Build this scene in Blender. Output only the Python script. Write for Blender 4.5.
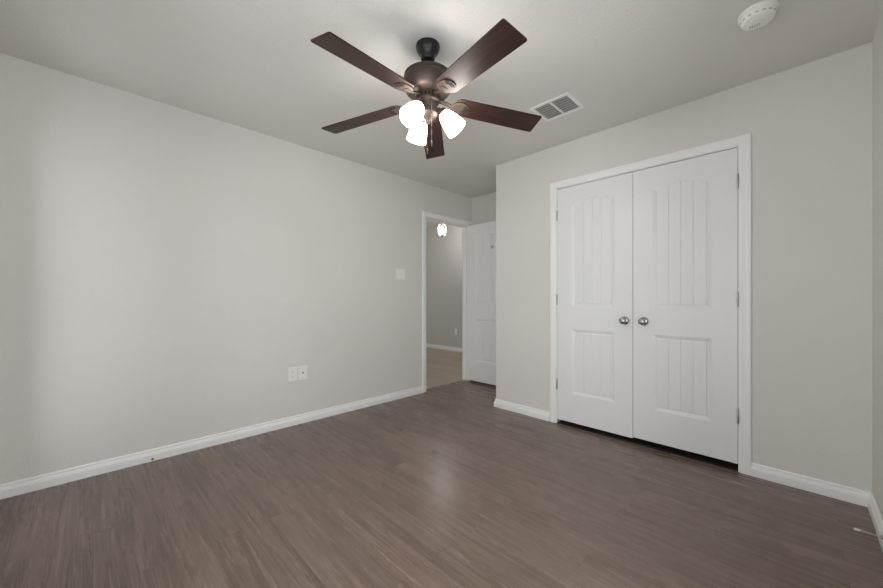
import bpy, bmesh, math, random
from mathutils import Vector, Matrix
from mathutils.geometry import tessellate_polygon

S = bpy.context.scene
for o in list(bpy.data.objects):
    bpy.data.objects.remove(o)
COL = S.collection

# ------------------------------------------------------------------ sizes of the place (metres)
H = 2.44            # ceiling
YC = 2.9014         # closet wall
YB = 3.6116         # far wall of the entry alcove
YR = -0.42          # window wall behind the camera
W = 3.345           # right wall
CX = 0.9216         # outer corner of the closet
TW = 0.115          # wall thickness
HX0, HY0, HY1, HH = -4.6, 0.6, 5.35, 2.70   # hall beyond the door

# ------------------------------------------------------------------ camera
cd = bpy.data.cameras.new('camera')
cam = bpy.data.objects.new('camera', cd)
COL.objects.link(cam)
cam.location = (3.067, 0.0, 1.0953)
cam.rotation_euler = (math.radians(90), 0, math.radians(45.2888))
cd.sensor_width = 36
cd.sensor_fit = 'HORIZONTAL'
cd.lens = 351.74 / 883 * 36
cd.shift_y = 4.45 / 883
cd.clip_start = 0.02
S.camera = cam

# ------------------------------------------------------------------ light of the place
SKY = 3.5
SHADE = 25.0
BULB = 95.0
HALL = 110.0
world = bpy.data.worlds.new('World')
S.world = world
world.use_nodes = True
bg = world.node_tree.nodes['Background']
bg.inputs['Color'].default_value = (0.92, 0.96, 1.0, 1)
bg.inputs['Strength'].default_value = SKY
WX0, WX1, WZ0, WZ1 = 1.85, 3.15, 0.15, 2.08
VWX0, VWX1 = 0.34, 0.70        # unseen second rear opening, added to light the left wall and floor        # window opening in the rear wall
RY0, RY1, RZ0, RZ1 = -0.34, 1.30, 0.12, 2.00        # window opening in the right wall, beside the viewpoint


def portal(loc, rot, sx, sy):
    l = bpy.data.lights.new('window_portal', 'AREA')
    l.shape = 'RECTANGLE'
    l.size, l.size_y = sx, sy
    l.cycles.is_portal = True
    o = bpy.data.objects.new('window_portal', l)
    COL.objects.link(o)
    o.location = loc
    o.rotation_euler = rot


q90 = math.radians(90)
for xa, xb in ((WX0, WX1), (VWX0, VWX1)):
    portal(((xa + xb) / 2, YR - TW - 0.01, (WZ0 + WZ1) / 2), (q90, 0, 0), xb - xa, WZ1 - WZ0)
portal((W + TW + 0.01, (RY0 + RY1) / 2, (RZ0 + RZ1) / 2), (0, q90, 0), RZ1 - RZ0, RY1 - RY0)
portal((HX0 - 0.11, 1.85, 1.3), (0, -q90, 0), 1.8, 2.1)

vs = S.view_settings
S.display_settings.display_device = 'sRGB'
vs.view_transform = 'Standard'
vs.look = 'None'
vs.exposure = 0.04
vs.gamma = 1.0
vs.use_curve_mapping = False
S.cycles.use_denoising = True
S.cycles.max_bounces = 14
S.cycles.diffuse_bounces = 8
S.cycles.glossy_bounces = 4
S.cycles.transparent_max_bounces = 8
S.cycles.caustics_reflective = False
S.cycles.caustics_refractive = False
S.cycles.sample_clamp_indirect = 3.0
S.cycles.seed = 7
S.cycles.sample_clamp_direct = 12.0


# ------------------------------------------------------------------ materials
class N:
    """small node-graph writer"""
    def __init__(self, name):
        self.m = bpy.data.materials.new(name)
        self.m.use_nodes = True
        self.t = self.m.node_tree
        self.b = self.t.nodes['Principled BSDF']
        self.out = self.t.nodes['Material Output']

    def add(self, typ, **kw):
        n = self.t.nodes.new(typ)
        for k, v in kw.items():
            if isinstance(k, str) and hasattr(n, k):
                setattr(n, k, v)
            else:
                n.inputs[k].default_value = v
        return n

    def l(self, a, b):
        self.t.links.new(a, b)

    def set(self, **kw):
        for k, v in kw.items():
            self.b.inputs[k.replace('_', ' ')].default_value = v
        return self

    def coords(self, scale=(1, 1, 1)):
        tc = self.add('ShaderNodeTexCoord')
        mp = self.add('ShaderNodeMapping')
        mp.inputs['Scale'].default_value = scale
        self.l(tc.outputs['Object'], mp.inputs['Vector'])
        return mp.outputs['Vector']

    def noise(self, vec, scale, detail=4, rough=0.5, dist=0.0):
        n = self.add('ShaderNodeTexNoise')
        n.inputs['Scale'].default_value = scale
        n.inputs['Detail'].default_value = detail
        n.inputs['Roughness'].default_value = rough
        n.inputs['Distortion'].default_value = dist
        if vec is not None:
            self.l(vec, n.inputs['Vector'])
        return n

    def ramp(self, fac, stops):
        r = self.add('ShaderNodeValToRGB')
        e = r.color_ramp.elements
        while len(e) < len(stops):
            e.new(0.5)
        for i, (p, c) in enumerate(stops):
            e[i].position = p
            e[i].color = (*c, 1) if len(c) == 3 else c
        self.l(fac, r.inputs['Fac'])
        return r.outputs['Color']

    def mix(self, fac, a, b, mode='MIX'):
        n = self.add('ShaderNodeMix', data_type='RGBA', blend_type=mode)
        for sock, v in ((n.inputs['Factor'], fac), (n.inputs['A'] if False else n.inputs[6], a), (n.inputs[7], b)):
            if isinstance(v, (int, float)):
                sock.default_value = v
            elif isinstance(v, tuple):
                sock.default_value = (*v, 1)
            else:
                self.l(v, sock)
        return n.outputs[2]

    def bump(self, height, strength, distance):
        b = self.add('ShaderNodeBump')
        b.inputs['Strength'].default_value = strength
        b.inputs['Distance'].default_value = distance
        self.l(height, b.inputs['Height'])
        self.l(b.outputs['Normal'], self.b.inputs['Normal'])


def paint(name, col, rough, bscale=0, bstr=0.0, bdist=0.002, var=0.02):
    n = N(name)
    n.set(Roughness=rough)
    v = n.coords()
    big = n.noise(v, 1.3, 3)
    dark = tuple(c * (1 - var) for c in col)
    lite = tuple(min(1, c * (1 + var)) for c in col)
    n.l(n.ramp(big.outputs['Fac'], [(0.3, dark), (0.7, lite)]), n.b.inputs['Base Color'])
    if bscale:
        f = n.noise(v, bscale, 3, 0.55)
        h = n.ramp(f.outputs['Fac'], [(0.38, (0, 0, 0)), (0.62, (1, 1, 1))])
        n.bump(h, bstr, bdist)
    return n.m


M = {}
M['wall'] = paint('wall_paint', (0.715, 0.70, 0.668), 0.75, 120, 0.22, 0.002)
M['ceiling'] = paint('ceiling_paint', (0.72, 0.705, 0.675), 0.85, 75, 0.35, 0.003)
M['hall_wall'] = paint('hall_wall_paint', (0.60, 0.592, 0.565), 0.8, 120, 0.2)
M['trim'] = paint('trim_paint', (0.88, 0.88, 0.875), 0.38, 40, 0.03, 0.001, 0.005)
M['door'] = paint('door_paint', (0.83, 0.83, 0.83), 0.36, 60, 0.03, 0.001, 0.004)
M['plate'] = paint('white_plastic', (0.86, 0.85, 0.82), 0.35, 0, 0, 0, 0.004)
M['vent'] = paint('vent_enamel', (0.87, 0.865, 0.84), 0.45, 0, 0, 0, 0.004)
M['duct'] = paint('duct_metal', (0.16, 0.155, 0.15), 0.7, 0, 0, 0, 0.02)
M['black'] = paint('dark_slot', (0.012, 0.012, 0.012), 0.6, 0, 0, 0, 0.05)
M['black'].node_tree.nodes['Principled BSDF'].inputs['Specular IOR Level'].default_value = 0.05
M['slot_grey'] = paint('grey_slot', (0.36, 0.355, 0.345), 0.7)
M['rubber'] = paint('white_rubber', (0.78, 0.77, 0.73), 0.6, 0, 0, 0, 0.01)
M['gap_shade'] = paint('closet_gap_shade', (0.012, 0.010, 0.009), 0.95, 400, 0.3, 0.002, 0.1)  # near-black colour paints in the shade of the unlit closet floor
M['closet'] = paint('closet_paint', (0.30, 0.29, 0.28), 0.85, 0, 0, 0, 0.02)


def metal(name, col, rough, metallic=1.0, var=0.12):
    n = N(name)
    n.set(Metallic=metallic)
    v = n.coords()
    f = n.noise(v, 30, 3)
    n.l(n.ramp(f.outputs['Fac'], [(0.3, tuple(c * (1 - var) for c in col)), (0.7, tuple(c * (1 + var) for c in col))]), n.b.inputs['Base Color'])
    r = n.add('ShaderNodeMapRange')
    r.inputs['To Min'].default_value = rough * 0.85
    r.inputs['To Max'].default_value = rough * 1.15
    n.l(f.outputs['Fac'], r.inputs['Value'])
    n.l(r.outputs['Result'], n.b.inputs['Roughness'])
    return n.m


M['bronze'] = metal('oiled_bronze', (0.072, 0.052, 0.043), 0.48, 0.5)
M['iron'] = metal('bracket_bronze', (0.045, 0.030, 0.024), 0.5, 0.45)
M['dark_bronze'] = metal('dark_bronze', (0.011, 0.0105, 0.0105), 0.33, 0.3)
M['nickel'] = metal('satin_nickel', (0.40, 0.39, 0.38), 0.22)
M['steel'] = metal('hinge_steel', (0.55, 0.55, 0.54), 0.35)
M['chain'] = metal('bronze_chain', (0.10, 0.078, 0.064), 0.4, 0.7)


def plank_floor(name, tones, width, length, grain_dark, grain_light, streak, rough, spec=0.5):
    n = N(name)
    v = n.coords()
    br = n.add('ShaderNodeTexBrick')
    br.offset = 0.37
    br.offset_frequency = 2
    br.inputs['Color1'].default_value = (0, 0, 0, 1)
    br.inputs['Color2'].default_value = (1, 1, 1, 1)
    br.inputs['Mortar'].default_value = (0.5, 0.5, 0.5, 1)
    br.inputs['Scale'].default_value = 1.0
    br.inputs['Mortar Size'].default_value = 0.0009
    br.inputs['Mortar Smooth'].default_value = 0.4
    br.inputs['Brick Width'].default_value = length
    br.inputs['Row Height'].default_value = width
    n.l(v, br.inputs['Vector'])
    base = n.ramp(br.outputs['Color'], [(0.0, tones[0]), (0.5, tones[1]), (1.0, tones[2])])
    # shift the grain from board to board
    sh = n.add('ShaderNodeVectorMath', operation='MULTIPLY_ADD')
    n.l(br.outputs['Color'], sh.inputs[0])
    sh.inputs[1].default_value = (7.3, 3.1, 0)
    n.l(v, sh.inputs[2])
    mp = n.add('ShaderNodeMapping')
    mp.inputs['Scale'].default_value = (0.55, 7.0, 1.0)
    n.l(sh.outputs[0], mp.inputs['Vector'])
    g1 = n.noise(mp.outputs['Vector'], 1.8, 5, 0.65, 1.2)
    mp3 = n.add('ShaderNodeMapping')
    mp3.inputs['Scale'].default_value = (0.42, 15.0, 1.0)
    n.l(sh.outputs[0], mp3.inputs['Vector'])
    g2 = n.noise(mp3.outputs['Vector'], 2.6, 3, 0.5, 1.5)
    mp2 = n.add('ShaderNodeMapping')
    mp2.inputs['Scale'].default_value = (0.7, 55.0, 1.0)
    n.l(sh.outputs[0], mp2.inputs['Vector'])
    g3 = n.noise(mp2.outputs['Vector'], 2.0, 3, 0.6, 0.3)
    c = n.mix(n.ramp(g1.outputs['Fac'], [(0.30, (0, 0, 0)), (0.70, (1, 1, 1))]), grain_dark, grain_light)
    c = n.mix(0.5, base, c)
    f2 = n.ramp(g2.outputs['Fac'], [(0.50, (0, 0, 0)), (0.555, (0.5, 0.5, 0.5)), (0.61, (0, 0, 0))])
    c = n.mix(f2, c, streak)
    f3 = n.ramp(g3.outputs['Fac'], [(0.35, (0.82, 0.82, 0.82)), (0.65, (1.12, 1.12, 1.12))])
    c = n.mix(0.8, c, f3, 'MULTIPLY')
    c = n.mix(n.ramp(br.outputs['Fac'], [(0.0, (0, 0, 0)), (1.0, (0.55, 0.55, 0.55))]), c, tuple(x * 0.35 for x in grain_dark))
    n.l(c, n.b.inputs['Base Color'])
    r = n.add('ShaderNodeMapRange')
    r.inputs['To Min'].default_value = rough - 0.05
    r.inputs['To Max'].default_value = rough + 0.06
    n.l(g1.outputs['Fac'], r.inputs['Value'])
    n.l(r.outputs['Result'], n.b.inputs['Roughness'])
    n.b.inputs['Specular IOR Level'].default_value = spec
    hm = n.mix(br.outputs['Fac'], n.ramp(g3.outputs['Fac'], [(0.3, (0.75, 0.75, 0.75)), (0.7, (0.9, 0.9, 0.9))]), (0.0, 0.0, 0.0))
    n.bump(hm, 0.18, 0.0010)
    return n.m


M['floor'] = plank_floor('dark_wood_planks', ((0.138, 0.097, 0.076), (0.170, 0.120, 0.095), (0.200, 0.140, 0.111)), 0.125, 1.22,
                         (0.108, 0.074, 0.058), (0.215, 0.151, 0.120), (0.32, 0.240, 0.198), 0.27, 0.38)
M['hall_floor'] = plank_floor('hall_planks', ((0.43, 0.335, 0.285), (0.56, 0.45, 0.385), (0.70, 0.57, 0.50)), 0.15, 0.9,
                              (0.34, 0.27, 0.215), (0.58, 0.48, 0.39), (0.65, 0.55, 0.46), 0.4)


def wood(name):
    n = N(name)
    n.set(Roughness=0.42)
    n.b.inputs['Specular IOR Level'].default_value = 0.3
    v = n.coords((1.2, 16, 16))
    g = n.noise(v, 3.5, 6, 0.65, 0.8)
    c = n.ramp(g.outputs['Fac'], [(0.25, (0.014, 0.0065, 0.0052)), (0.5, (0.030, 0.0125, 0.0095)), (0.75, (0.060, 0.025, 0.018))])
    n.l(c, n.b.inputs['Base Color'])
    n.bump(g.outputs['Fac'], 0.08, 0.001)
    return n.m


M['wood'] = wood('blade_wood')


def glow(name, col, strength, base=(0.9, 0.88, 0.85)):
    n = N(name)
    n.set(Roughness=0.4)
    v = n.coords()
    f = n.noise(v, 20, 2)
    n.l(n.ramp(f.outputs['Fac'], [(0.3, tuple(b * 0.97 for b in base)), (0.7, base)]), n.b.inputs['Base Color'])
    n.b.inputs['Emission Color'].default_value = (*col, 1)
    n.b.inputs['Emission Strength'].default_value = strength
    return n.m


M['shade'] = glow('lit_frosted_glass', (1.0, 0.94, 0.86), SHADE)
M['bulb'] = glow('lit_bulb', (1.0, 0.90, 0.78), BULB)
M['hall_bulb'] = glow('hall_bulb', (1.0, 0.95, 0.88), HALL)


def thin_glass(name, tint=(0.97, 0.985, 0.98), gl=0.08, rough=0.03):
    n = N(name)
    tr = n.add('ShaderNodeBsdfTransparent')
    tr.inputs['Color'].default_value = (*tint, 1)
    gs = n.add('ShaderNodeBsdfGlossy')
    gs.inputs['Roughness'].default_value = rough
    lw = n.add('ShaderNodeLayerWeight')
    lw.inputs['Blend'].default_value = gl
    mx = n.add('ShaderNodeMixShader')
    n.l(lw.outputs['Fresnel'], mx.inputs['Fac'])
    n.l(tr.outputs[0], mx.inputs[1])
    n.l(gs.outputs[0], mx.inputs[2])
    n.l(mx.outputs[0], n.out.inputs['Surface'])
    return n.m


M['glass'] = thin_glass('window_glass')
M['crystal'] = thin_glass('clear_glass', (0.95, 0.96, 0.96), 0.15, 0.3)


# ------------------------------------------------------------------ builders
def finish(name, bm, mat, parent=None, smooth=False, mats=None, loc=None):
    bmesh.ops.recalc_face_normals(bm, faces=bm.faces)
    me = bpy.data.meshes.new(name)
    bm.to_mesh(me)
    bm.free()
    for m in (mats or [mat]):
        me.materials.append(m)
    if smooth:
        for p in me.polygons:
            p.use_smooth = True
        me.set_sharp_from_angle(angle=math.radians(38))
    o = bpy.data.objects.new(name, me)
    COL.objects.link(o)
    if parent is not None:
        o.parent = parent
    if loc is not None:
        o.location = loc
    return o


def info(o, label, cat=None, kind=None, group=None):
    o['label'] = label
    if cat:
        o['category'] = cat
    if kind:
        o['kind'] = kind
    if group:
        o['group'] = group
    return o


def empty(name, loc, rot=(0, 0, 0)):
    o = bpy.data.objects.new(name, None)
    COL.objects.link(o)
    o.location = loc
    o.rotation_euler = rot
    o.empty_display_size = 0.05
    return o


def box(bm, a, b, bev=0.0, seg=2):
    x0, y0, z0 = (min(a[i], b[i]) for i in range(3))
    x1, y1, z1 = (max(a[i], b[i]) for i in range(3))
    t = bmesh.new()
    vs_ = [t.verts.new(c) for c in ((x0, y0, z0), (x1, y0, z0), (x1, y1, z0), (x0, y1, z0), (x0, y0, z1), (x1, y0, z1), (x1, y1, z1), (x0, y1, z1))]
    for f in ((0, 3, 2, 1), (4, 5, 6, 7), (0, 1, 5, 4), (1, 2, 6, 5), (2, 3, 7, 6), (3, 0, 4, 7)):
        t.faces.new([vs_[i] for i in f])
    if bev:
        bmesh.ops.bevel(t, geom=t.edges[:], offset=bev, segments=seg, profile=0.5, affect='EDGES')
    merge(bm, t)


def merge(bm, t, mat4=None):
    if mat4 is not None:
        bmesh.ops.transform(t, matrix=mat4, verts=t.verts)
    me = bpy.data.meshes.new('tmp')
    t.to_mesh(me)
    t.free()
    bm.from_mesh(me)
    bpy.data.meshes.remove(me)


def lathe(bm, prof, n=48, mat4=None):
    """prof: (r, z) list; r = 0 closes the end"""
    t = bmesh.new()
    rings = []
    for r, z in prof:
        if r < 1e-6:
            rings.append([t.verts.new((0, 0, z))])
        else:
            rings.append([t.verts.new((r * math.cos(2 * math.pi * i / n), r * math.sin(2 * math.pi * i / n), z)) for i in range(n)])
    for a, b in zip(rings, rings[1:]):
        for i in range(n):
            j = (i + 1) % n
            if len(a) == 1 and len(b) == 1:
                continue
            if len(a) == 1:
                t.faces.new((a[0], b[j], b[i]))
            elif len(b) == 1:
                t.faces.new((a[i], a[j], b[0]))
            else:
                t.faces.new((a[i], a[j], b[j], b[i]))
    merge(bm, t, mat4)


def tube(bm, pts, r, n=12, caps=True):
    pts = [Vector(p) for p in pts]
    rr = r if isinstance(r, (list, tuple)) else [r] * len(pts)
    t = bmesh.new()
    rings = []
    ref = None
    for i, p in enumerate(pts):
        d = (pts[min(i + 1, len(pts) - 1)] - pts[max(i - 1, 0)]).normalized()
        if ref is None:
            ref = Vector((0, 0, 1)) if abs(d.z) < 0.9 else Vector((1, 0, 0))
        u = (ref - d * ref.dot(d)).normalized()
        w = d.cross(u)
        ref = u
        rings.append([t.verts.new(p + (u * math.cos(2 * math.pi * k / n) + w * math.sin(2 * math.pi * k / n)) * rr[i]) for k in range(n)])
    for a, b in zip(rings, rings[1:]):
        for k in range(n):
            t.faces.new((a[k], a[(k + 1) % n], b[(k + 1) % n], b[k]))
    if caps:
        t.faces.new(rings[0][::-1])
        t.faces.new(rings[-1])
    merge(bm, t)


def prism(bm, outline, z0, z1, bev=0.0, mat4=None):
    t = bmesh.new()
    lo = [t.verts.new((x, y, z0)) for x, y in outline]
    hi = [t.verts.new((x, y, z1)) for x, y in outline]
    n = len(outline)
    t.faces.new(lo[::-1])
    t.faces.new(hi)
    for i in range(n):
        t.faces.new((lo[i], lo[(i + 1) % n], hi[(i + 1) % n], hi[i]))
    if bev:
        es = [e for e in t.edges if abs(e.verts[0].co.z - e.verts[1].co.z) < 1e-7]
        bmesh.ops.bevel(t, geom=es, offset=bev, segments=2, profile=0.5, affect='EDGES')
    merge(bm, t, mat4)


def axis_to(direction, origin):
    """matrix that takes +z to direction at origin"""
    q = Vector((0, 0, 1)).rotation_difference(Vector(direction).normalized())
    return Matrix.Translation(origin) @ q.to_matrix().to_4x4()


# ------------------------------------------------------------------ room shell
def struct(name, boxes, mat, label, cat):
    bm = bmesh.new()
    for a, b in boxes:
        box(bm, a, b)
    return info(finish(name, bm, mat), label, cat, 'structure')


EY0, EY1, EZ = 2.782, 3.552, 2.053      # clear opening of the entry door in the left wall
CO0, CO1, CZ = 1.5825, 2.806, 2.058     # clear opening of the closet
J = 0.018                               # jamb thickness

struct('floor', [((-0.085, YR - TW, -0.05), (W + TW, YB + TW, 0.0))], M['floor'], 'dark brown wood plank floor of the empty bedroom', 'floor')
struct('ceiling', [((0.0, YR, H), (W, YB, H + 0.08))], M['ceiling'], 'light grey textured bedroom ceiling', 'ceiling')
struct('wall_left', [((-TW, YR - TW, 0), (0, EY0 - J, H + 0.4)), ((-TW, EY1 + J, 0), (0, YB + TW, H + 0.4)), ((-TW, EY0 - J, EZ + J), (0, EY1 + J, H + 0.4))],
       M['wall'], 'long grey wall with outlets and the entry doorway', 'wall')
struct('wall_far', [((0, YB, 0), (CX, YB + TW, H + 0.08))], M['wall'], 'short grey wall of the alcove behind the open door', 'wall')
struct('wall_closet', [((CX, YC, 0), (CO0 - J, YC + TW, H)), ((CO1 + J, YC, 0), (W, YC + TW, H)), ((CO0 - J, YC, CZ + J), (CO1 + J, YC + TW, H)),
                       ((CX, YC + TW, 0), (CX + TW, YB, H))], M['wall'], 'grey wall holding the white double closet doors', 'wall')
struct('wall_right', [((W, YR - TW, 0), (W + TW, RY0, H + 0.08)), ((W, RY1, 0), (W + TW, YB + TW, H + 0.08)), ((W, RY0, 0), (W + TW, RY1, RZ0)), ((W, RY0, RZ1), (W + TW, RY1, H + 0.08))], M['wall'], 'grey wall at the frame edge above the door stop', 'wall')
struct('wall_rear', [((0, YR - TW, 0), (VWX0, YR, H + 0.08)), ((VWX1, YR - TW, 0), (WX0, YR, H + 0.08)), ((WX1, YR - TW, 0), (W, YR, H + 0.08))]
       + [b for xa, xb in ((VWX0, VWX1), (WX0, WX1)) for b in (((xa, YR - TW, 0), (xb, YR, WZ0)), ((xa, YR - TW, WZ1), (xb, YR, H + 0.08)))],
       M['wall'], 'grey window wall behind the viewpoint', 'wall')
struct('wall_closet_interior', [((CX + TW, YB, 0), (W, YB + TW, H))], M['closet'], 'inside back wall of the closet', 'wall')

struct('floor_closet_shade', [((CO0, YC, 0.0), (CO1, YC + TW, 0.006)), ((CX + TW, YC + TW, 0.0), (W, YB, 0.006))], M['gap_shade'], 'closet floor sheet with the shade under the doors put into its near-black colour', 'floor')

# hall beyond the entry door
struct('floor_hall', [((HX0, HY0, -0.05), (-0.085, HY1 + 0.1, -0.002))], M['hall_floor'], 'lighter brown plank floor of the hall beyond the doorway', 'floor')
struct('ceiling_hall', [((HX0, HY0, HH), (-TW, HY1, HH + 0.08))], M['ceiling'], 'hall ceiling beyond the doorway', 'ceiling')
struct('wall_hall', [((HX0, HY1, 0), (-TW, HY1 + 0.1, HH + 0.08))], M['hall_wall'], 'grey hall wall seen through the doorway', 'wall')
QY0, QY1, QZ0, QZ1 = 0.8, 2.9, 0.4, 2.2            # unseen hall window, added to brighten the hall
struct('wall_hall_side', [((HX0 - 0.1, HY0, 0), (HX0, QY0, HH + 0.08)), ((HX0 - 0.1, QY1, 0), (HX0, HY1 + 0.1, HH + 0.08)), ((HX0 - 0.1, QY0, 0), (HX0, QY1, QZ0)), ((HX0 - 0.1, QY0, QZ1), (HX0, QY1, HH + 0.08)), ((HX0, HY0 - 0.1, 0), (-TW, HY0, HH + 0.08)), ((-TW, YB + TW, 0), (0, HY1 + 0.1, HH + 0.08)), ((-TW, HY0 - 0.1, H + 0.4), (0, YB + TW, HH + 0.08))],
       M['hall_wall'], 'hall walls out of sight beside the doorway', 'wall')


# baseboards: stepped profile (height, projection)
def bb_prof(t=0.016, h=0.078):
    return [(0.0, 0.0), (0.0, t), (h * 0.56, t), (h * 0.62, t * 0.82), (h * 0.68, t * 0.80), (h * 0.74, t * 0.62), (h * 0.82, t * 0.50), (h * 0.86, t * 0.62), (h * 0.93, t * 0.60), (h * 0.98, t * 0.4), (h, t * 0.2), (h, 0.0)]


def baseboard(name, path, label, t=0.016, z0=0.0):
    """path in plan; the board stands on the left-hand side of the direction of travel"""
    prof = bb_prof(t)
    bm = bmesh.new()
    P = [Vector(p) for p in path]
    rows = []
    for i, p in enumerate(P):
        ns = []
        if i > 0:
            d = (P[i] - P[i - 1]).normalized(); ns.append(Vector((-d.y, d.x)))
        if i < len(P) - 1:
            d = (P[i + 1] - P[i]).normalized(); ns.append(Vector((-d.y, d.x)))
        if len(ns) == 2:
            m = (ns[0] + ns[1]) / (1 + ns[0].dot(ns[1]))
        else:
            m = ns[0]
        rows.append([bm.verts.new((p.x + m.x * d_, p.y + m.y * d_, z0 + z)) for z, d_ in prof])
    n = len(prof)
    for a, b in zip(rows, rows[1:]):
        for k in range(n - 1):
            bm.faces.new((a[k], a[k + 1], b[k + 1], b[k]))
    bm.faces.new(rows[0])
    bm.faces.new(rows[-1][::-1])
    return info(finish(name, bm, M['trim']), label, 'baseboard', 'structure')


baseboard('baseboard_left', [(0, 2.717), (0, YR)], 'long white baseboard under the grey wall with outlets')
baseboard('baseboard_closet', [(1.517, YC), (CX, YC), (CX, YB)], 'short white baseboard wrapping the corner left of the closet')
baseboard('baseboard_closet_right', [(W, YC), (2.865, YC)], 'short white baseboard between closet doors and right wall')
baseboard('baseboard_right', [(W, YR), (W, YC)], 'white baseboard carrying the door stop', 0.017)
baseboard('baseboard_far', [(CX, YB), (0.02, YB)], 'white baseboard in the alcove behind the open door')
baseboard('baseboard_rear', [(0, YR), (W, YR)], 'white baseboard under the window')
baseboard('baseboard_hall', [(-TW, HY1), (HX0, HY1)], 'white baseboard at the far hall wall')


# casings with mitred heads
def casing(bm, f, a0, a1, zt, w=0.06, t=0.016):
    prof = [(0.0, 0.0), (0.0, t * 0.55), (w * 0.06, t * 0.62), (w * 0.30, t * 0.72), (w * 0.36, t * 0.86), (w * 0.44, t * 0.90), (w * 0.50, t * 0.98), (w * 0.86, t), (w * 0.96, t * 0.9), (w, t * 0.7), (w, 0.0)]
    rows = []
    for c in range(4):
        r = []
        for o, d in prof:
            a = a0 - o if c < 2 else a1 + o
            z = 0.0 if c in (0, 3) else zt + o
            r.append(bm.verts.new(f(a, z, d)))
        rows.append(r)
    for p, q in zip(rows, rows[1:]):
        for k in range(len(prof) - 1):
            bm.faces.new((p[k], p[k + 1], q[k + 1], q[k]))
    bm.faces.new(rows[0])
    bm.faces.new(rows[-1])


def jamb(bm, f, a0, a1, zt, d0, d1, t):
    for (p, q) in (((a0 - t, 0), (a0, zt + t)), ((a1, 0), (a1 + t, zt + t)), ((a0, zt), (a1, zt + t))):
        box(bm, f(p[0], p[1], d0), f(q[0], q[1], d1))


# entry door frame (left wall, depth grows into the room)
fe = lambda a, z, d: (d, a, z)
fh = lambda a, z, d: (-TW - d, a, z)
t1 = empty('trim_1', (0, (EY0 + EY1) / 2, 0))
info(t1, 'white casing and jamb around the doorway to the hall', 'door frame', 'structure')
inv = Matrix.Translation(-t1.location)
def child(name, bm, mat, parent, smooth=False, mats=None):
    """bm in world coordinates, stored relative to an unrotated parent"""
    bmesh.ops.transform(bm, matrix=Matrix.Translation(-parent.location), verts=bm.verts)
    return finish(name, bm, mat, parent, smooth, mats)
bm = bmesh.new(); casing(bm, fe, EY0 - 0.005, EY1 + 0.0, EZ + 0.005, 0.0585)
child('casing', bm, M['trim'], t1)
bm = bmesh.new(); casing(bm, fh, EY0 - 0.005, EY1 + 0.005, EZ + 0.005, 0.058)
child('casing', bm, M['trim'], t1)
bm = bmesh.new(); jamb(bm, fe, EY0, EY1, EZ, -TW, 0.0, J)
for (p, q) in (((EY0, 0), (EY0 + 0.011, EZ)), ((EY1 - 0.011, 0), (EY1, EZ)), ((EY0 + 0.011, EZ - 0.011), (EY1 - 0.011, EZ))):
    box(bm, fe(p[0], p[1], -0.075), fe(q[0], q[1], -0.040))
child('jamb', bm, M['trim'], t1)

# closet frame
fc = lambda a, z, d: (a, YC - d, z)
t2 = empty('trim_2', ((CO0 + CO1) / 2, YC, 0))
info(t2, 'white casing and jamb around the double closet doors', 'door frame', 'structure')
bm = bmesh.new(); casing(bm, fc, CO0 - 0.007, CO1 + 0.007, CZ + 0.006, 0.056)
child('casing', bm, M['trim'], t2)
bm = bmesh.new(); jamb(bm, fc, CO0, CO1, CZ, -TW, 0.0, J)
child('jamb', bm, M['trim'], t2)


# ------------------------------------------------------------------ moulded doors
def panel_outline(x0, x1, z0, z1, rise, n=18):
    """counter-clockwise in (x, z); z1 = height of the shoulders"""
    o = [(x0, z0), (x1, z0)]
    if rise <= 0:
        return o + [(x1, z1), (x0, z1)]
    hw, cx_ = (x1 - x0) / 2, (x0 + x1) / 2
    R = (hw * hw + rise * rise) / (2 * rise)
    for i in range(n + 1):
        x = x1 - (x1 - x0) * i / n
        z = z1 + rise - R + math.sqrt(max(0, R * R - (x - cx_) ** 2))
        o.append((x, z))
    return o


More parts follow.
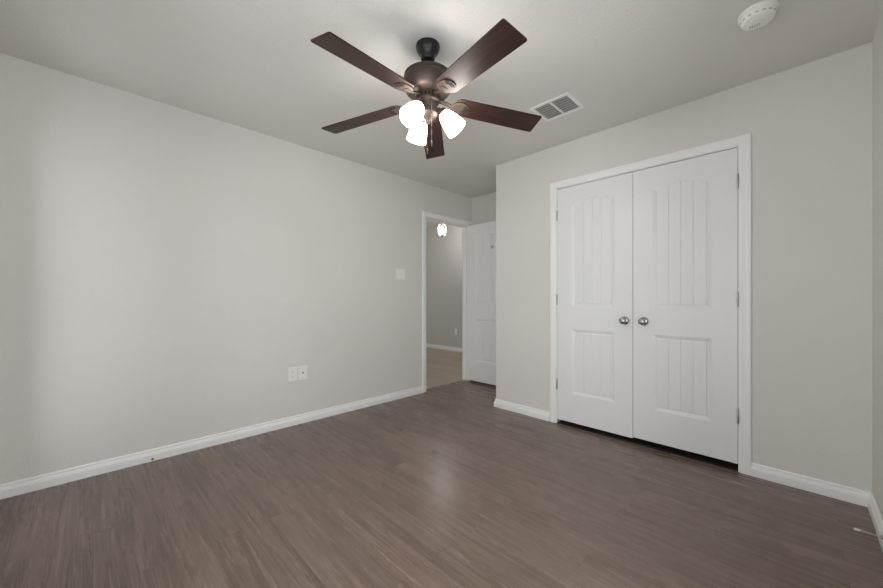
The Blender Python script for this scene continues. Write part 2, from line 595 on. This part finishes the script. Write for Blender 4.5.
def leaf(bm, wd, z0, z1, th, margin=0.130):
    """moulded two-panel leaf; x 0..wd, front face y = 0 looking to -y, back face y = th. Panels on both faces."""
    pan = [(margin, wd - margin, 0.280, 0.832, 0.0), (margin, wd - margin, 1.022, 1.898, 0.040)]
    rings = [(0.0, 0.0), (0.004, 0.0018), (0.009, 0.0030), (0.020, 0.0078), (0.024, 0.0105), (0.031, 0.0105)]
    for side in (0, 1):
        t = bmesh.new()
        Y = (lambda d: d) if side == 0 else (lambda d: th - d)
        outer = [(0, z0), (wd, z0), (wd, z1), (0, z1)]
        holes = [panel_outline(*p) for p in pan]
        loops = [[Vector((x, z, 0)) for x, z in lp] for lp in [outer] + holes]
        flat = [v for lp in loops for v in lp]
        vv = [t.verts.new((v.x, Y(0), v.y)) for v in flat]
        for tri in tessellate_polygon(loops):
            try:
                t.faces.new([vv[i] for i in tri])
            except ValueError:
                pass
        base = 4
        for p, h in zip(pan, holes):
            prev = vv[base:base + len(h)]
            base += len(h)
            for off, dep in rings[1:]:
                cur = [t.verts.new((x, Y(dep), z)) for x, z in panel_outline(p[0] + off, p[1] - off, p[2] + off, p[3] - off, p[4])]
                for i in range(len(h)):
                    j = (i + 1) % len(h)
                    t.faces.new((prev[i], prev[j], cur[j], cur[i]))
                prev = cur
            t.faces.new(prev)
            # raised planks in the field
            q = 0.029
            xa, xb, za = p[0] + q, p[1] - q, p[2] + q
            top = panel_outline(xa, xb, za, p[3] - q, p[4], 24)
            hw, cx_ = (xb - xa) / 2, (xa + xb) / 2
            def ztop(x, o):
                if p[4] <= 0:
                    return p[3] - q - o
                R = (hw * hw + p[4] ** 2) / (2 * p[4])
                return p[3] - q + p[4] - R + math.sqrt(max(0, R * R - (x - cx_) ** 2)) - o
            npl = 4
            pw = (xb - xa) / npl
            for k in range(npl):
                a, b = xa + k * pw, xa + (k + 1) * pw
                ea = 0.0 if k == 0 else 0.0019
                eb = 0.0 if k == npl - 1 else 0.0019
                lay = []
                for o, dep in ((0.0, 0.0106), (0.0022, 0.0050)):
                    x0_, x1_ = a + ea + o, b - eb - o
                    pts = [(x0_, za + o), (x1_, za + o)] + [(x1_ - (x1_ - x0_) * i / 6, ztop(x1_ - (x1_ - x0_) * i / 6, o)) for i in range(7)]
                    lay.append([t.verts.new((x, Y(dep), z)) for x, z in pts])
                m = len(lay[0])
                for i in range(m):
                    j = (i + 1) % m
                    t.faces.new((lay[0][i], lay[0][j], lay[1][j], lay[1][i]))
                t.faces.new(lay[1])
        bmesh.ops.recalc_face_normals(t, faces=t.faces)
        merge(bm, t)
    t = bmesh.new()
    c = [[t.verts.new((x, y, z)) for x, z in ((0, z0), (wd, z0), (wd, z1), (0, z1))] for y in (0, th)]
    for i in range(4):
        j = (i + 1) % 4
        t.faces.new((c[0][i], c[0][j], c[1][j], c[1][i]))
    merge(bm, t)
    bmesh.ops.remove_doubles(bm, verts=bm.verts, dist=1e-5)


def knob(parent, x, z, y=0.0, sgn=-1):
    """door knob standing out of the face y towards sgn*y (parent coordinates)"""
    m4 = axis_to((0, sgn, 0), (x, y, z))
    k = bmesh.new()
    lathe(k, [(0.0, 0.026), (0.011, 0.026), (0.0105, 0.034), (0.013, 0.038), (0.019, 0.042), (0.0235, 0.048), (0.0245, 0.054), (0.0228, 0.060), (0.017, 0.0645), (0.008, 0.0662), (0.0, 0.0665)], 32, m4)
    ko = finish('knob', k, M['nickel'], parent, True)
    ko['label'] = 'round satin nickel knob'
    r = bmesh.new()
    lathe(r, [(0.0, 0.0), (0.031, 0.0), (0.031, 0.004), (0.029, 0.0065), (0.021, 0.010), (0.013, 0.013), (0.0115, 0.020), (0.011, 0.028), (0.0, 0.028)], 32, m4)
    finish('rosette', r, M['nickel'], ko, True)


def hinge(parent, x, z, y=-0.006):
    b = bmesh.new()
    lathe(b, [(0.0, -0.047), (0.004, -0.047), (0.0055, -0.044), (0.0055, 0.044), (0.004, 0.047), (0.0, 0.047)], 14, Matrix.Translation((x, y, z)))
    for dz in (-0.027, -0.009, 0.009, 0.027):
        lathe(b, [(0.0056, dz - 0.0006), (0.0062, dz), (0.0056, dz + 0.0006)], 14, Matrix.Translation((x, y, z)))
    o = finish('hinge', b, M['steel'], parent, True)
    o['label'] = 'brushed steel hinge knuckle'


LZ0, LZ1, LT = 0.040, CZ - 0.006, 0.035
LW = (CO1 - CO0 - 0.010) / 2
d2 = empty('door_2', (CO0 + 0.003, YC, 0))
info(d2, 'closet door leaf hinged at its left, further from the right wall', 'closet door', 'structure', 'double closet doors')
bm = bmesh.new(); leaf(bm, LW, LZ0 - 0.003, LZ1, LT)
finish('leaf', bm, M['door'], d2)
knob(d2, LW - 0.055, 0.926)
for z in (1.823, 1.085, 0.345):
    hinge(d2, -0.0015, z)
d3 = empty('door_3', (CO0 + 0.007 + LW, YC, 0))
info(d3, 'closet door leaf hinged at its right, nearer the right wall', 'closet door', 'structure', 'double closet doors')
bm = bmesh.new(); leaf(bm, LW, LZ0 + 0.007, LZ1, LT)
finish('leaf', bm, M['door'], d3)
knob(d3, 0.073, 0.926)
for z in (1.838, 1.090, 0.352):
    hinge(d3, LW + 0.0015, z)

# entry door, swung fully open into the alcove
DW = EY1 - EY0 - 0.006
d1 = empty('door_1', (0.004, EY1 - 0.040, 0))
info(d1, 'white entry door standing open in the alcove beside the closet corner', 'door', 'structure')
bm = bmesh.new(); leaf(bm, DW, 0.030, EZ - 0.003, LT, 0.135)
finish('leaf', bm, M['door'], d1)
knob(d1, DW - 0.064, 0.926)
for z in (1.84, 1.06, 0.25):
    hinge(d1, 0.0, z, LT + 0.004)
bm = bmesh.new()
box(bm, (0.408, -0.004, 1.715), (0.426, 0.0, 1.752), 0.0015)
tube(bm, [(0.417, -0.003, 1.738), (0.417, -0.018, 1.734), (0.417, -0.027, 1.722), (0.417, -0.031, 1.735), (0.417, -0.033, 1.745)], 0.004, 10)
tube(bm, [(0.417, -0.003, 1.728), (0.417, -0.012, 1.716), (0.417, -0.020, 1.712), (0.417, -0.024, 1.722)], 0.0035, 10)
hk = finish('hook', bm, M['steel'], d1, True)
hk['label'] = 'small grey metal robe hook'

# ------------------------------------------------------------------ window behind the viewpoint
def rear_window(name, xa, xb, label):
    w = empty(name, ((xa + xb) / 2, YR - TW / 2, WZ0))
    info(w, label, 'window', 'structure')
    zm = (WZ0 + WZ1) / 2
    bm = bmesh.new()
    for a, b in (((xa, WZ0), (xa + 0.045, WZ1)), ((xb - 0.045, WZ0), (xb, WZ1)), ((xa + 0.045, WZ0), (xb - 0.045, WZ0 + 0.045)), ((xa + 0.045, WZ1 - 0.045), (xb - 0.045, WZ1)),
                 ((xa + 0.045, zm - 0.02), (xb - 0.045, zm + 0.02))):
        box(bm, (a[0], YR - 0.085, a[1]), (b[0], YR - 0.035, b[1]))
    child('window_frame', bm, M['trim'], w)
    bm = bmesh.new()
    box(bm, (xa - 0.03, YR - 0.034, WZ0 - 0.022), (xb + 0.03, YR + 0.035, WZ0), 0.004)
    child('window_sill', bm, M['trim'], w)
    bm = bmesh.new()
    for za, zb in ((WZ0 + 0.045, zm - 0.02), (zm + 0.02, WZ1 - 0.045)):
        bm.faces.new([bm.verts.new((x, YR - 0.06, z)) for x, z in ((xa + 0.045, za), (xb - 0.045, za), (xb - 0.045, zb), (xa + 0.045, zb))])
    child('glass', bm, M['glass'], w)


rear_window('window_1', WX0, WX1, 'white framed wide window in the wall behind the viewpoint')
rear_window('window_added_rear', VWX0, VWX1, 'white framed narrow window behind the viewpoint, added to light the left wall and floor')
def side_window(name, x0, x1, y0, y1, z0, z1, sill, label):
    w = empty(name, ((x0 + x1) / 2, (y0 + y1) / 2, z0))
    info(w, label, 'window', 'structure')
    zm = (z0 + z1) / 2
    bm = bmesh.new()
    for a, b in (((y0, z0), (y0 + 0.045, z1)), ((y1 - 0.045, z0), (y1, z1)), ((y0 + 0.045, z0), (y1 - 0.045, z0 + 0.045)), ((y0 + 0.045, z1 - 0.045), (y1 - 0.045, z1)), ((y0 + 0.045, zm - 0.02), (y1 - 0.045, zm + 0.02))):
        box(bm, (x0, a[0], a[1]), (x1, b[0], b[1]))
    child('window_frame', bm, M['trim'], w)
    if sill:
        bm = bmesh.new()
        box(bm, (sill[0], y0 - 0.03, z0 - 0.022), (sill[1], y1 + 0.03, z0), 0.004)
        child('window_sill', bm, M['trim'], w)
    xm = (x0 + x1) / 2
    bm = bmesh.new()
    for za, zb in ((z0 + 0.045, zm - 0.02), (zm + 0.02, z1 - 0.045)):
        bm.faces.new([bm.verts.new((xm, y, z)) for y, z in ((y0 + 0.045, za), (y1 - 0.045, za), (y1 - 0.045, zb), (y0 + 0.045, zb))])
    child('glass', bm, M['glass'], w)


side_window('window_added_hall', HX0 - 0.08, HX0 - 0.03, QY0, QY1, QZ0, QZ1, None, 'white framed hall window out of sight to the side, added to brighten the hall')
side_window('window_3', W + 0.035, W + 0.085, RY0, RY1, RZ0, RZ1, (W - 0.035, W + 0.034), 'white framed window in the right wall beside the viewpoint')

# ------------------------------------------------------------------ ceiling fan
FX, FY = 1.685, 1.2659
fan = empty('ceiling_fan', (FX, FY, H))
info(fan, 'dark bronze five-blade ceiling fan with three lit frosted shades', 'ceiling fan')
T = lambda x, y, z: (x, y, z - H)      # fan parts are stored relative to the ceiling


def fpart(name, profs, mat, parent=fan, n=64):
    b = bmesh.new()
    for pr in profs:
        lathe(b, [(r, z - H) for r, z in pr], n)
    return finish(name, b, mat, parent, True)


fpart('canopy', [[(0, 2.44), (0.0625, 2.44), (0.0635, 2.436), (0.0635, 2.428), (0.0610, 2.424), (0.0600, 2.414), (0.0540, 2.402), (0.0440, 2.390), (0.0385, 2.382), (0.0375, 2.370), (0.0330, 2.362), (0.016, 2.360), (0, 2.360)]], M['dark_bronze'])
fpart('downrod', [[(0, 2.362), (0.0135, 2.362), (0.0135, 2.300), (0.022, 2.298), (0.024, 2.288), (0, 2.288)]], M['dark_bronze'])
mh = fpart('motor_housing', [[(0, 2.296), (0.030, 2.296), (0.045, 2.292), (0.085, 2.287), (0.114, 2.281), (0.126, 2.275), (0.127, 2.266), (0.122, 2.262), (0.126, 2.257), (0.129, 2.244), (0.128, 2.226), (0.123, 2.206), (0.113, 2.190), (0.097, 2.180), (0.074, 2.176), (0.066, 2.174), (0.066, 2.168), (0, 2.168)]], M['bronze'])
# ring of dark cooling slots under the motor
b = bmesh.new()
for i in range(20):
    a = 2 * math.pi * i / 20
    c, s = math.cos(a), math.sin(a)
    t = bmesh.new()
    box(t, (0.0565, -0.0055, 2.150 - H), (0.0605, 0.0055, 2.167 - H))
    merge(b, t, Matrix.Rotation(a, 4, 'Z'))
vs_ = finish('vent_ring', b, M['black'], mh)
fpart('switch_housing', [[(0, 2.169), (0.060, 2.169), (0.060, 2.148), (0.062, 2.146), (0.062, 2.138), (0.052, 2.132), (0.049, 2.124), (0.049, 2.088), (0.053, 2.084), (0.053, 2.072), (0.045, 2.062), (0.030, 2.052), (0.016, 2.046), (0.010, 2.038), (0.012, 2.030), (0.006, 2.022), (0, 2.020)]], M['bronze'])

ZB = 2.109
PITCH = math.radians(-11.433)
R0, R1, BW = 0.150, 0.646, 0.134


def blade_outline():
    pts = []
    hw0, hw1 = 0.060, BW / 2
    def arc(cx_, cy_, r, a0, a1, n=6):
        return [(cx_ + r * math.cos(a0 + (a1 - a0) * i / n), cy_ + r * math.sin(a0 + (a1 - a0) * i / n)) for i in range(n + 1)]
    rt, rr = 0.007, 0.034
    pts += arc(R0 + rr, -hw0 + rr, rr, math.pi, 1.5 * math.pi)
    pts += arc(R1 - rt, -hw1 + rt, rt, 1.5 * math.pi, 2 * math.pi)
    pts += arc(R1 - rt, hw1 - rt, rt, 0, 0.5 * math.pi)
    pts += arc(R0 + rr, hw0 - rr, rr, 0.5 * math.pi, math.pi)
    return pts


def blade_mesh():
    b = bmesh.new()
    prism(b, blade_outline(), 0.0, 0.006, 0.0015)
    return b


def iron_mesh():
    """bracket from the hub out under the blade root (x outwards); blade underside is z = 0"""
    b = bmesh.new()
    pts = []
    # medallion plate under the blade root
    out = []
    for i in range(40):
        a = 2 * math.pi * i / 40
        out.append((0.180 + 0.050 * math.cos(a), 0.043 * math.sin(a)))
    prism(b, out, -0.0052, -0.0003, 0.0015)
    # neck, a flat tapered arm that rises to the hub
    sect = [(0.050, 0.013, 0.016), (0.075, 0.013, 0.014), (0.100, 0.0125, 0.008), (0.125, 0.0125, 0.000), (0.148, 0.014, -0.0030), (0.172, 0.018, -0.0032)]
    t = bmesh.new()
    rows = []
    for x, hw, z in sect:
        rows.append([t.verts.new((x, -hw, z - 0.004)), t.verts.new((x, hw, z - 0.004)), t.verts.new((x, hw * 0.8, z + 0.003)), t.verts.new((x, -hw * 0.8, z + 0.003))])
    for p, q in zip(rows, rows[1:]):
        for k in range(4):
            t.faces.new((p[k], p[(k + 1) % 4], q[(k + 1) % 4], q[k]))
    t.faces.new(rows[0][::-1]); t.faces.new(rows[-1])
    merge(b, t)
    return b


def slot_mesh():
    b = bmesh.new()
    for r in (0.026, 0.039):
        n = 10
        for i in range(n):
            a0 = math.radians(-50 + 100 * i / n); a1 = math.radians(-50 + 100 * (i + 1) / n)
            q = [(0.180 + rr * math.cos(a), rr * math.sin(a) * 0.9) for rr, a in ((r - 0.0036, a0), (r + 0.0036, a0), (r + 0.0036, a1), (r - 0.0036, a1))]
            prism(b, q, -0.0064, -0.0050)
    return b


blade0 = finish('blade', blade_mesh(), M['wood'], fan)
blade0['label'] = 'dark reddish-brown wood fan blade'
iron0 = finish('blade_iron', iron_mesh(), M['iron'], fan)
iron0['label'] = 'bronze bracket holding a blade'
slot0 = finish('slot', slot_mesh(), M['black'], iron0)
for k in range(5):
    a = 4.8277 + k * math.radians(72)
    droop = math.radians(3.3 + (-0.3, -0.3, 0.5, 0.4, 1.5)[k])   # the blades sag a little towards their tips
    m4 = Matrix.Translation((0, 0, ZB + R1 * math.sin(math.radians(3.3)) - H)) @ Matrix.Rotation(a, 4, 'Z') @ Matrix.Rotation(droop, 4, 'Y') @ Matrix.Rotation(PITCH, 4, 'X')
    if k == 0:
        bl, ir = blade0, iron0
    else:
        bl = blade0.copy(); COL.objects.link(bl); bl.parent = fan
        ir = iron0.copy(); COL.objects.link(ir); ir.parent = fan
        sl = slot0.copy(); COL.objects.link(sl); sl.parent = ir
    bl.matrix_local = m4
    ir.matrix_local = m4

# light kit: three bell shades, tilted outwards
right = Vector((math.cos(math.radians(45.2888)), math.sin(math.radians(45.2888)), 0))
fwd = Vector((-right.y, right.x, 0))
SR, SZ = 0.118, 2.036
for k in range(3):
    th = math.radians(-2 + 120 * k)
    rad = right * math.cos(th) + fwd * math.sin(th)
    ax = (rad * math.cos(math.radians(50)) + Vector((0, 0, -math.sin(math.radians(50))))).normalized()
    cen = rad * SR + Vector((0, 0, SZ - H))
    nk = cen - ax * 0.058
    b = bmesh.new()
    # outer wall, lip, inner wall
    lathe(b, [(0.024, 0.0), (0.028, 0.004), (0.034, 0.014), (0.041, 0.032), (0.0475, 0.056), (0.0520, 0.080), (0.0548, 0.100), (0.0572, 0.114), (0.0562, 0.116), (0.0535, 0.102), (0.0500, 0.080), (0.0455, 0.056), (0.039, 0.032), (0.031, 0.014), (0.024, 0.006), (0.0, 0.005)], 40, axis_to(ax, nk))
    sh = finish('lamp_shade', b, M['shade'], fan, True)
    sh['label'] = 'lit white frosted glass bell shade'
    b = bmesh.new()
    lathe(b, [(0.0, 0.012), (0.013, 0.012), (0.014, 0.03), (0.022, 0.050), (0.028, 0.068), (0.027, 0.082), (0.018, 0.094), (0.0, 0.099)], 24, axis_to(ax, nk))
    finish('bulb', b, M['bulb'], sh, True)
    b = bmesh.new()
    p0 = rad * 0.040 + Vector((0, 0, 2.098 - H))
    tube(b, [p0, p0 + rad * 0.022 + Vector((0, 0, 0.002)), nk - ax * 0.020, nk - ax * 0.006], [0.010, 0.010, 0.011, 0.011], 14)
    lathe(b, [(0.0, -0.020), (0.014, -0.020), (0.022, -0.014), (0.0275, -0.002), (0.0285, 0.006), (0.0265, 0.006), (0.0, -0.004)], 28, axis_to(ax, nk))
    finish('lamp_arm', b, M['bronze'], fan, True)

# two pull chains
for (ro, fo, zt, zb) in ((0.022, -0.062, 2.125, 1.875), (-0.002, -0.030, 2.062, 1.850)):
    base = right * ro + fwd * fo
    b = bmesh.new()
    z = zt
    tube(b, [Vector((base.x, base.y, zt - H)) - base.normalized() * 0.012, Vector((base.x, base.y, zt - H))], 0.004, 8)
    while z > zb + 0.03:
        lathe(b, [(0.0, -0.0022), (0.0022, 0.0), (0.0, 0.0022)], 6, Matrix.Translation((base.x, base.y, z - H)))
        z -= 0.0042
    tube(b, [(base.x, base.y, zt - H), (base.x, base.y, zb + 0.03 - H)], 0.0010, 6)
    pc = finish('pull_chain', b, M['chain'], fan, True)
    b = bmesh.new()
    lathe(b, [(0.0, 0.032), (0.002, 0.032), (0.004, 0.026), (0.0045, 0.006), (0.003, 0.0), (0.0, 0.0)], 12, Matrix.Translation((base.x, base.y, zb - H)))
    finish('pull_knob', b, M['bronze'], pc, True)

# ------------------------------------------------------------------ ceiling register
VX0, VX1, VY0, VY1 = 1.737, 2.020, 2.197, 2.444
vent = empty('air_vent', ((VX0 + VX1) / 2, (VY0 + VY1) / 2, H))
info(vent, 'white louvred air vent in the ceiling near the fan blade', 'air vent')
b = bmesh.new()
fw = 0.021
for (p, q) in (((VX0, VY0), (VX1, VY0 + fw)), ((VX0, VY1 - fw), (VX1, VY1)), ((VX0, VY0 + fw), (VX0 + fw, VY1 - fw)), ((VX1 - fw, VY0 + fw), (VX1, VY1 - fw))):
    box(b, (p[0], p[1], H - 0.007), (q[0], q[1], H), 0.0)
mx = (VX0 + VX1) / 2
box(b, (mx - 0.007, VY0 + fw, H - 0.006), (mx + 0.007, VY1 - fw, H - 0.001))
child('frame', b, M['vent'], vent)
b = bmesh.new()
box(b, (VX0 + 0.01, VY0 + 0.01, H - 0.0012), (VX1 - 0.01, VY1 - 0.01, H - 0.0002))
bk = child('backing', b, M['slot_grey'], vent)
bk['label'] = 'dark duct opening behind the louvres'
for xa, xb in ((VX0 + fw, mx - 0.007), (mx + 0.007, VX1 - fw)):
    b = bmesh.new()
    nl = 7
    for i in range(nl):
        y = VY0 + fw + (VY1 - VY0 - 2 * fw) * (i + 0.5) / nl
        t = bmesh.new()
        box(t, (xa, -0.0085, -0.0005), (xb, 0.0085, 0.0005))
        tilt = math.radians(33)
        merge(b, t, Matrix.Translation((0, y, H - 0.0068)) @ Matrix.Rotation(tilt, 4, 'X'))
    child('louver_bank', b, M['vent'], vent)

# ------------------------------------------------------------------ smoke detector
SDX, SDY = 2.938, 2.219
sd = empty('smoke_detector', (SDX, SDY, H))
sd.scale = (1.03, 1.03, 1.2)
info(sd, 'round white smoke detector on the ceiling above the closet', 'smoke detector')
b = bmesh.new()
lathe(b, [(0, 0), (0.070, 0), (0.071, -0.004), (0.070, -0.011), (0.066, -0.013), (0, -0.013)], 48)
finish('base', b, M['plate'], sd, True)
b = bmesh.new()
lathe(b, [(0, -0.012), (0.064, -0.012), (0.066, -0.016), (0.065, -0.024), (0.059, -0.034), (0.050, -0.038), (0.046, -0.0365), (0.040, -0.0385), (0.020, -0.0395), (0, -0.0395)], 48)
cv = finish('cover', b, M['plate'], sd, True)
b = bmesh.new()
for i in range(16):
    a = 2 * math.pi * i / 16
    t = bmesh.new()
    box(t, (0.0615, -0.006, -0.0295), (0.0638, 0.006, -0.0262))
    merge(b, t, Matrix.Rotation(a, 4, 'Z'))
finish('sensor_slot', b, M['slot_grey'], cv)
b = bmesh.new()
lathe(b, [(0.0, -0.039), (0.013, -0.039), (0.0125, -0.042), (0.0, -0.0425)], 24, Matrix.Translation((0.008, -0.012, 0)))
finish('test_button', b, M['plate'], sd, True)
b = bmesh.new()
for j in range(3):
    for i in range(5):
        box(b, (-0.030 + 0.008 * i, 0.010 + 0.006 * j, -0.0402), (-0.025 + 0.008 * i, 0.012 + 0.006 * j, -0.0392))
finish('sounder_grille', b, M['slot_grey'], sd)


# ------------------------------------------------------------------ wall plates (left wall, x = 0; local: x out of the wall, y along, z up)
def plate_body(name, wy, hz, parent):
    b = bmesh.new()
    box(b, (0, -wy / 2, -hz / 2), (0.006, wy / 2, hz / 2), 0.0025, 2)
    return finish(name, b, M['plate'], parent)


def screw(b, y, z):
    lathe(b, [(0.0, 0.0055), (0.0032, 0.0055), (0.0030, 0.0068), (0.0, 0.0070)], 12, Matrix.Translation((0, y, z)) @ Matrix.Rotation(math.pi / 2, 4, 'Y'))


def duplex(root, wy=0.080, hz=0.120):
    pb = plate_body('cover_plate', wy, hz, root)
    for dz in (0.0195, -0.0195):
        b = bmesh.new()
        out = []
        for i in range(32):
            a = 2 * math.pi * i / 32
            out.append((0.0172 * math.cos(a), max(-0.0135, min(0.0135, 0.0172 * math.sin(a)))))
        prism(b, out, 0.0055, 0.0075, 0.0006, Matrix.Translation((0, 0, dz)) @ Matrix(((0, 0, 1, 0), (1, 0, 0, 0), (0, 1, 0, 0), (0, 0, 0, 1))))
        ro = finish('receptacle', b, M['plate'], root)
        b = bmesh.new()
        box(b, (0.0072, -0.0078, dz + 0.000), (0.0077, -0.0058, dz + 0.008))
        box(b, (0.0072, 0.0058, dz + 0.000), (0.0077, 0.0078, dz + 0.0065))
        lathe(b, [(0.0, 0.0077), (0.0024, 0.0077), (0.0024, 0.0072)], 12, Matrix.Translation((0, 0, dz - 0.006)) @ Matrix.Rotation(math.pi / 2, 4, 'Y'))
        finish('slot', b, M['duct'], ro)
    b = bmesh.new(); screw(b, 0, 0)
    finish('screw', b, M['plate'], root, True)


o1 = empty('wall_outlet', (0, 1.224, 0.440))
info(o1, 'white duplex outlet plate, the one further from the doorway', 'outlet')
duplex(o1)
o2 = empty('cable_plate', (0, 1.3125, 0.440))
info(o2, 'white wall plate with one dark cable jack at its centre', 'wall plate')
plate_body('cover_plate', 0.080, 0.120, o2)
b = bmesh.new()
lathe(b, [(0.0, 0.0055), (0.0075, 0.0055), (0.0075, 0.008), (0.0046, 0.008), (0.0046, 0.014), (0.0, 0.014)], 6, Matrix.Rotation(math.pi / 2, 4, 'Y'))
jk = finish('jack', b, M['duct'], o2)
jk['label'] = 'dark threaded cable jack'
for dz in (0.041, -0.041):
    b = bmesh.new(); screw(b, 0, dz)
    finish('screw', b, M['steel'], o2, True)

sw = empty('light_switch', (0, 2.400, 1.3615))
info(sw, 'white double light switch plate beside the doorway', 'light switch')
plate_body('cover_plate', 0.122, 0.118, sw)
for dy in (-0.023, 0.023):
    b = bmesh.new()
    box(b, (0.0055, dy - 0.0165, -0.0335), (0.0085, dy + 0.0165, 0.0335), 0.001, 1)
    t = bmesh.new()
    box(t, (0.0, dy - 0.0150, -0.0310), (0.004, dy + 0.0150, 0.0310), 0.001, 1)
    merge(b, t, Matrix.Translation((0.0072, 0, 0)) @ Matrix.Rotation(math.radians(2.5), 4, 'Y'))
    finish('rocker', b, M['plate'], sw)

# hall outlet, seen past the door edge
ho = empty('wall_outlet', (-1.905, HY1, 0.41), (0, 0, -math.pi / 2))
info(ho, 'white outlet plate on the hall wall beyond the doorway', 'outlet')
duplex(ho)

# door stop on the right baseboard
ds = empty('door_stop', (W - 0.017, 2.408, 0.070), (0, 0, 0))
info(ds, 'thin door stop with white tip sticking out of the right baseboard', 'door stop')
b = bmesh.new()
lathe(b, [(0.0, 0.0), (0.0095, 0.0), (0.0095, 0.003), (0.006, 0.008), (0.0, 0.008)], 20, axis_to((-1, 0, 0), (0, 0, 0)))
finish('base', b, M['nickel'], ds, True)
b = bmesh.new()
tube(b, [(-0.005, 0, 0), (-0.068, 0, 0)], 0.0027, 12)
tube(b, [(-0.006, 0, 0), (-0.013, 0, 0)], 0.0042, 12)
finish('rod', b, M['steel'], ds, True)
b = bmesh.new()
lathe(b, [(0.0, 0.064), (0.0040, 0.064), (0.0048, 0.067), (0.0055, 0.079), (0.0052, 0.0825), (0.0, 0.083)], 18, axis_to((-1, 0, 0), (0, 0, 0)))
tp = finish('tip', b, M['rubber'], ds, True)
tp['label'] = 'white rubber tip'

# small dark stub at the foot of the left baseboard
b = bmesh.new()
lathe(b, [(0.0, -0.003), (0.006, -0.003), (0.006, 0.004), (0.0045, 0.006), (0.0025, 0.006), (0.0022, 0.012), (0.0, 0.012)], 14, Matrix.Rotation(math.pi / 2, 4, 'Y'))
st = finish('screw_stub', b, M['dark_bronze'], None, True, None, (0.016, 0.283, 0.015))
info(st, 'small dark screw head low on the long left baseboard', 'screw')

# ------------------------------------------------------------------ hall pendant lamp
pd = empty('pendant_lamp', (-1.546, 4.577, HH))
pd.scale = (0.85, 0.85, 0.95)
info(pd, 'lit clear glass pendant lamp hanging in the hall beyond the doorway', 'pendant lamp')
b = bmesh.new()
lathe(b, [(0.0, 0.0), (0.060, 0.0), (0.060, -0.012), (0.050, -0.022), (0.0, -0.024)], 32)
finish('canopy', b, M['nickel'], pd, True)
b = bmesh.new()
tube(b, [(0, 0, -0.02), (0, 0, -0.25)], 0.005, 12)
finish('rod', b, M['nickel'], pd, True)
b = bmesh.new()
lathe(b, [(0.012, -0.235), (0.060, -0.245), (0.085, -0.270), (0.096, -0.330), (0.092, -0.400), (0.066, -0.462), (0.040, -0.480)], 12)
gs = finish('glass_shade', b, M['crystal'], pd)
b = bmesh.new()
for i in range(6):
    a = math.pi * i / 3
    tube(b, [(r * math.cos(a), r * math.sin(a), z) for r, z in ((0.012, -0.234), (0.061, -0.244), (0.086, -0.270), (0.097, -0.330), (0.093, -0.400), (0.067, -0.463), (0.040, -0.482))], 0.003, 6)
finish('cage', b, M['nickel'], gs, True)
b = bmesh.new()
lathe(b, [(0.0, -0.25), (0.018, -0.25), (0.018, -0.285), (0.0, -0.288)], 16)
finish('socket', b, M['nickel'], pd, True)
b = bmesh.new()
lathe(b, [(0.0, -0.478), (0.040, -0.478), (0.034, -0.490), (0.0, -0.494)], 16)
finish('finial', b, M['nickel'], pd, True)
b = bmesh.new()
lathe(b, [(0.0, -0.284), (0.018, -0.286), (0.034, -0.305), (0.052, -0.345), (0.054, -0.385), (0.042, -0.425), (0.0, -0.442)], 20)
finish('bulb', b, M['hall_bulb'], pd, True)
